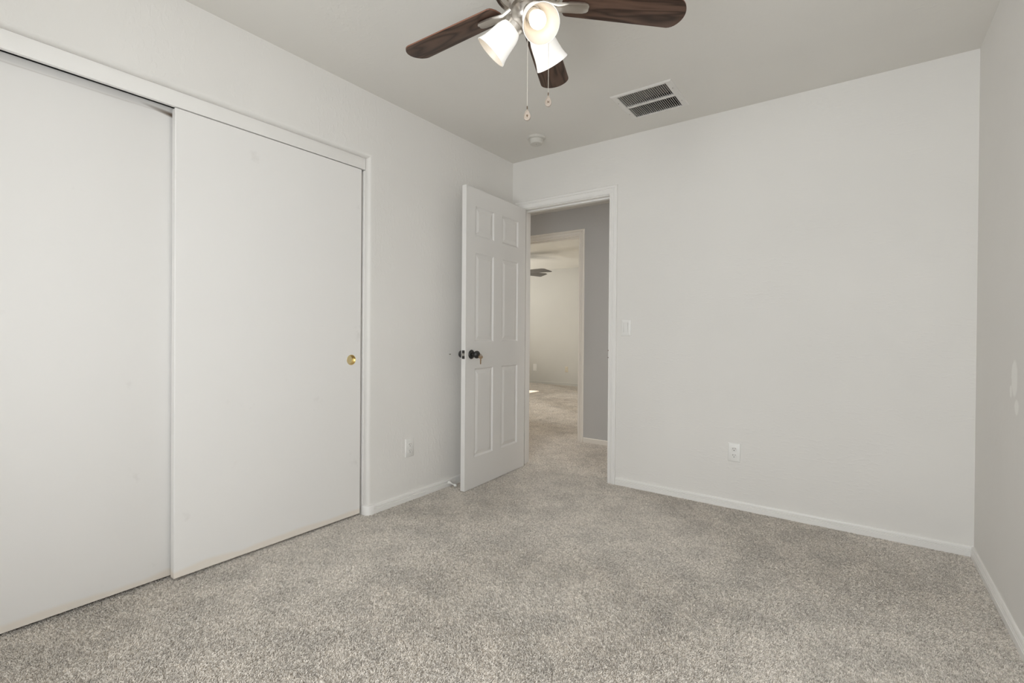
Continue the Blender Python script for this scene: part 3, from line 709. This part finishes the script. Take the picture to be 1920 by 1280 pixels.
DTH = [0.007, -0.010, 0.003, 0, 0]
tilt, droop = -0.148, -0.043
for k in range(5):
    a = TH0-k*math.radians(72)+DTH[k]
    mb = MB(); mb.prism(outline, -0.003, 0.003, 0.0012, 0, 1)
    bl = mb.build('blade', [M_wood[k], M_woodedge], fan)
    d = Vector((math.cos(a), math.sin(a), droop)); n0 = Vector((-math.sin(a), math.cos(a), 0))*math.cos(tilt)+Vector((0, 0, math.sin(tilt)))
    ex = d.normalized(); ez = ex.cross(n0).normalized(); ey = ez.cross(ex)
    bl.rotation_mode = 'QUATERNION'; bl.rotation_quaternion = Matrix((ex, ey, ez)).transposed().to_quaternion()
    bl.location = (0, 0, BZ-H+0.003)
    # blade iron: narrow at the hub, dropping under the blade into a rounded tongue
    mb = MB(); st = []
    for (r, z, w_, th) in ((0.052, -0.002, 0.011, 0.010), (0.066, -0.003, 0.011, 0.010), (0.082, -0.010, 0.013, 0.010), (0.098, -0.016, 0.015, 0.010), (0.116, -0.0155, 0.0175, 0.010), (0.140, -0.012, 0.020, 0.009), (0.165, -0.0105, 0.021, 0.008), (0.188, -0.0095, 0.0205, 0.007), (0.200, -0.0090, 0.017, 0.006), (0.205, -0.0085, 0.011, 0.005)):
        y0 = -0.001
        st.append([(r, y0-w_, z+th*0.55), (r, y0-w_*0.99, z-th*0.25), (r, y0-w_*0.78, z-th*0.55), (r, y0, z-th*0.15), (r, y0+w_*0.78, z-th*0.55), (r, y0+w_*0.99, z-th*0.25), (r, y0+w_, z+th*0.55)])
    mb.sweep(st); ir = mb.build('blade_iron', M_nickel, fan, angle=50)
    ir.rotation_mode = 'QUATERNION'; ir.rotation_quaternion = bl.rotation_quaternion; ir.location = (0, 0, BZ-H)
# light kit
AZ0, TL, RM, ZM = math.radians(-37.42), math.radians(44.6), 0.129, 2.025
SL = 0.109
SHO = [(0.0300, -0.002), (0.0320, 0.004), (0.0385, 0.015), (0.0430, 0.030), (0.0460, 0.050), (0.0485, 0.070), (0.0520, 0.088), (0.0560, 0.101), (0.0590, 0.109)]
SHI = [(r-0.0032, h) for r, h in SHO]
for k in range(3):
    a = AZ0+k*2*math.pi/3
    out = Vector((math.cos(a), math.sin(a), 0)); ax = out*math.cos(TL)+Vector((0, 0, -math.sin(TL)))
    m = out*RM+Vector((0, 0, ZM-H)); nk = m-ax*SL
    mb = MB(); mb.tube([nk-ax*0.045-out*0.010+Vector((0, 0, 0.010)), nk-ax*0.030, nk-ax*0.010], [0.014, 0.0125, 0.012], 20)
    arm = mb.build('lamp_arm', M_nickel, fan)
    mb = MB(); mb.lathe([(0, -0.028), (0.018, -0.028), (0.026, -0.024), (0.0315, -0.017), (0.0330, -0.014), (0.0340, -0.013), (0.0340, 0.009), (0.0328, 0.010), (0.0322, 0.010), (0.0318, -0.006), (0, -0.006)], nk, ax, 40)
    mb.build('socket_cup', M_nickel, arm)
    mb = MB(); full = SHO+[(0.0592, 0.1105), (0.0575, 0.1112), (0.0558, 0.1100)]+SHI[::-1]
    mis = [0]*(len(SHO)-1)+[0, 0, 1]+[1]*(len(SHI)-1+1)
    mb.lathe(full, nk, ax, 56, mis=mis[:len(full)-1], caps=False)
    sh = mb.build('glass_shade', [M_glassout, M_glassin], fan, angle=60)
    MB().lathe([(0.0, 0.000), (0.0225, 0.000), (0.0225, 0.012), (0.0205, 0.0125), (0.0200, 0.020), (0.0175, 0.021), (0.0, 0.021)], nk, ax, 36).build('lamp_socket', M_plastic, sh)
    mb = MB(); mb.lathe([(0.0, 0.018), (0.0130, 0.018), (0.0140, 0.028), (0.0200, 0.040), (0.0262, 0.052), (0.0275, 0.062), (0.0255, 0.073), (0.0190, 0.083), (0.0100, 0.0885), (0.0, 0.0900)], nk, ax, 36)
    mb.build('light_bulb', M_bulb, sh, angle=80)
# pull chains with drop-shaped fobs
def pull_chain(x, y, ztop, zch, label, mark):
    mb = MB(); z = ztop
    mb.tube([(x, y, Z(zch)), (x, y, Z(ztop))], 0.00045, 6)
    while z > zch:
        tb = bmesh.new(); bmesh.ops.create_icosphere(tb, subdivisions=1, radius=0.00135, matrix=Matrix.Translation((x, y, Z(z)))); mb.merge(tb); z -= 0.0036
    ch = mb.build('pull_chain', M_chain, fan, weld=False, angle=80); tag(ch, label)
    MB().lathe([(0, 0.010), (0.0016, 0.010), (0.0019, 0.0), (0.0, 0.0)], (x, y, Z(zch)-0.006), seg=12).build('coupling', M_brass2, ch)
    # flat teardrop fob with a raised rim
    fob = []
    for i in range(32):
        t_ = 2*math.pi*i/32; rr = 0.0135*(0.55+0.45*math.sin(-t_/1.0)) if False else 0
        s = math.sin(t_/2); fob.append((0.0145*math.sin(t_)*s, 0.0185*math.cos(t_)))
    q = Vector((CAM.x-HX, CAM.y-HY, 0)).normalized(); sd = Vector((q.y, -q.x, 0)); zz = Vector((0, 0, 1)); c0 = Vector((x, y, Z(zch)-0.0245))
    mb = MB()
    stn = []
    for sc, dz in ((0.9, -0.0045), (1.0, -0.0030), (1.0, 0.0030), (0.9, 0.0045), (0.76, 0.0042), (0.70, 0.0026)):
        stn.append([c0+sd*(-px*sc)+zz*(py*sc)+q*dz for px, py in fob])
    mb.sweep(stn); mb.build('fob', M_fobm, ch, angle=50)
    # emblem embossed on the fob face: small lamp bulb or fan blades
    mb = MB(); f0 = c0+q*0.0024-zz*0.004
    if mark == 'bulb':
        mb.lathe([(0, -0.0002), (0.0030, -0.0002), (0.0026, 0.0012), (0, 0.0016)], f0+zz*0.0015, q, 16)
        mb.tube([f0-zz*0.0010+q*0.0004, f0-zz*0.0042+q*0.0004], 0.0014, 8)
    else:
        for j in range(4):
            an = math.pi/4+j*math.pi/2; dr = sd*math.cos(an)+zz*math.sin(an)
            mb.tube([f0+dr*0.0006+q*0.0004, f0+dr*0.0046+q*0.0004], [0.0007, 0.0013], 8)
    mb.build('emblem', M_brass2, ch, weld=False)
pull_chain(0.026, -0.040, 2.125, 1.801, 'longer bead chain with lamp emblem fob', 'bulb')
pull_chain(0.058, 0.038, 2.125, 1.868, 'shorter bead chain with fan emblem fob', 'fan')

# ------------------------------------------------------------------ dark fan in the far room
F2X, F2Y, F2Z = -2.45, 3.55, 2.10
fan2 = thing('ceiling_fan', (F2X, F2Y, FH), 'dark grey ceiling fan in the far room, only blade tips in view', 'ceiling fan')
MB().lathe([(0, 0), (0.07, 0), (0.065, -0.05), (0.02, -0.07), (0, -0.07)], seg=32).build('canopy', M_fan2, fan2)
MB().tube([(0, 0, -0.05), (0, 0, F2Z-FH+0.1)], 0.013, 16).build('downrod', M_fan2, fan2)
MB().lathe([(0, F2Z-FH+0.13), (0.06, F2Z-FH+0.13), (0.10, F2Z-FH+0.10), (0.11, F2Z-FH+0.03), (0.09, F2Z-FH-0.01), (0.05, F2Z-FH-0.03), (0, F2Z-FH-0.03)], seg=40).build('motor_housing', M_fan2, fan2)
for k in range(5):
    mb = MB(); mb.prism([(0.08, -0.055), (0.20, -0.095), (0.54, -0.115), (0.585, -0.095), (0.615, 0.105), (0.59, 0.12), (0.20, 0.10), (0.08, 0.055)], -0.004, 0.004, 0.001)
    bl = mb.build('blade', M_fan2, fan2); bl.location = (0, 0, F2Z-FH); bl.rotation_mode = 'XYZ'
    bl.rotation_euler = (math.radians(-7), 0, math.radians(1+72*k))
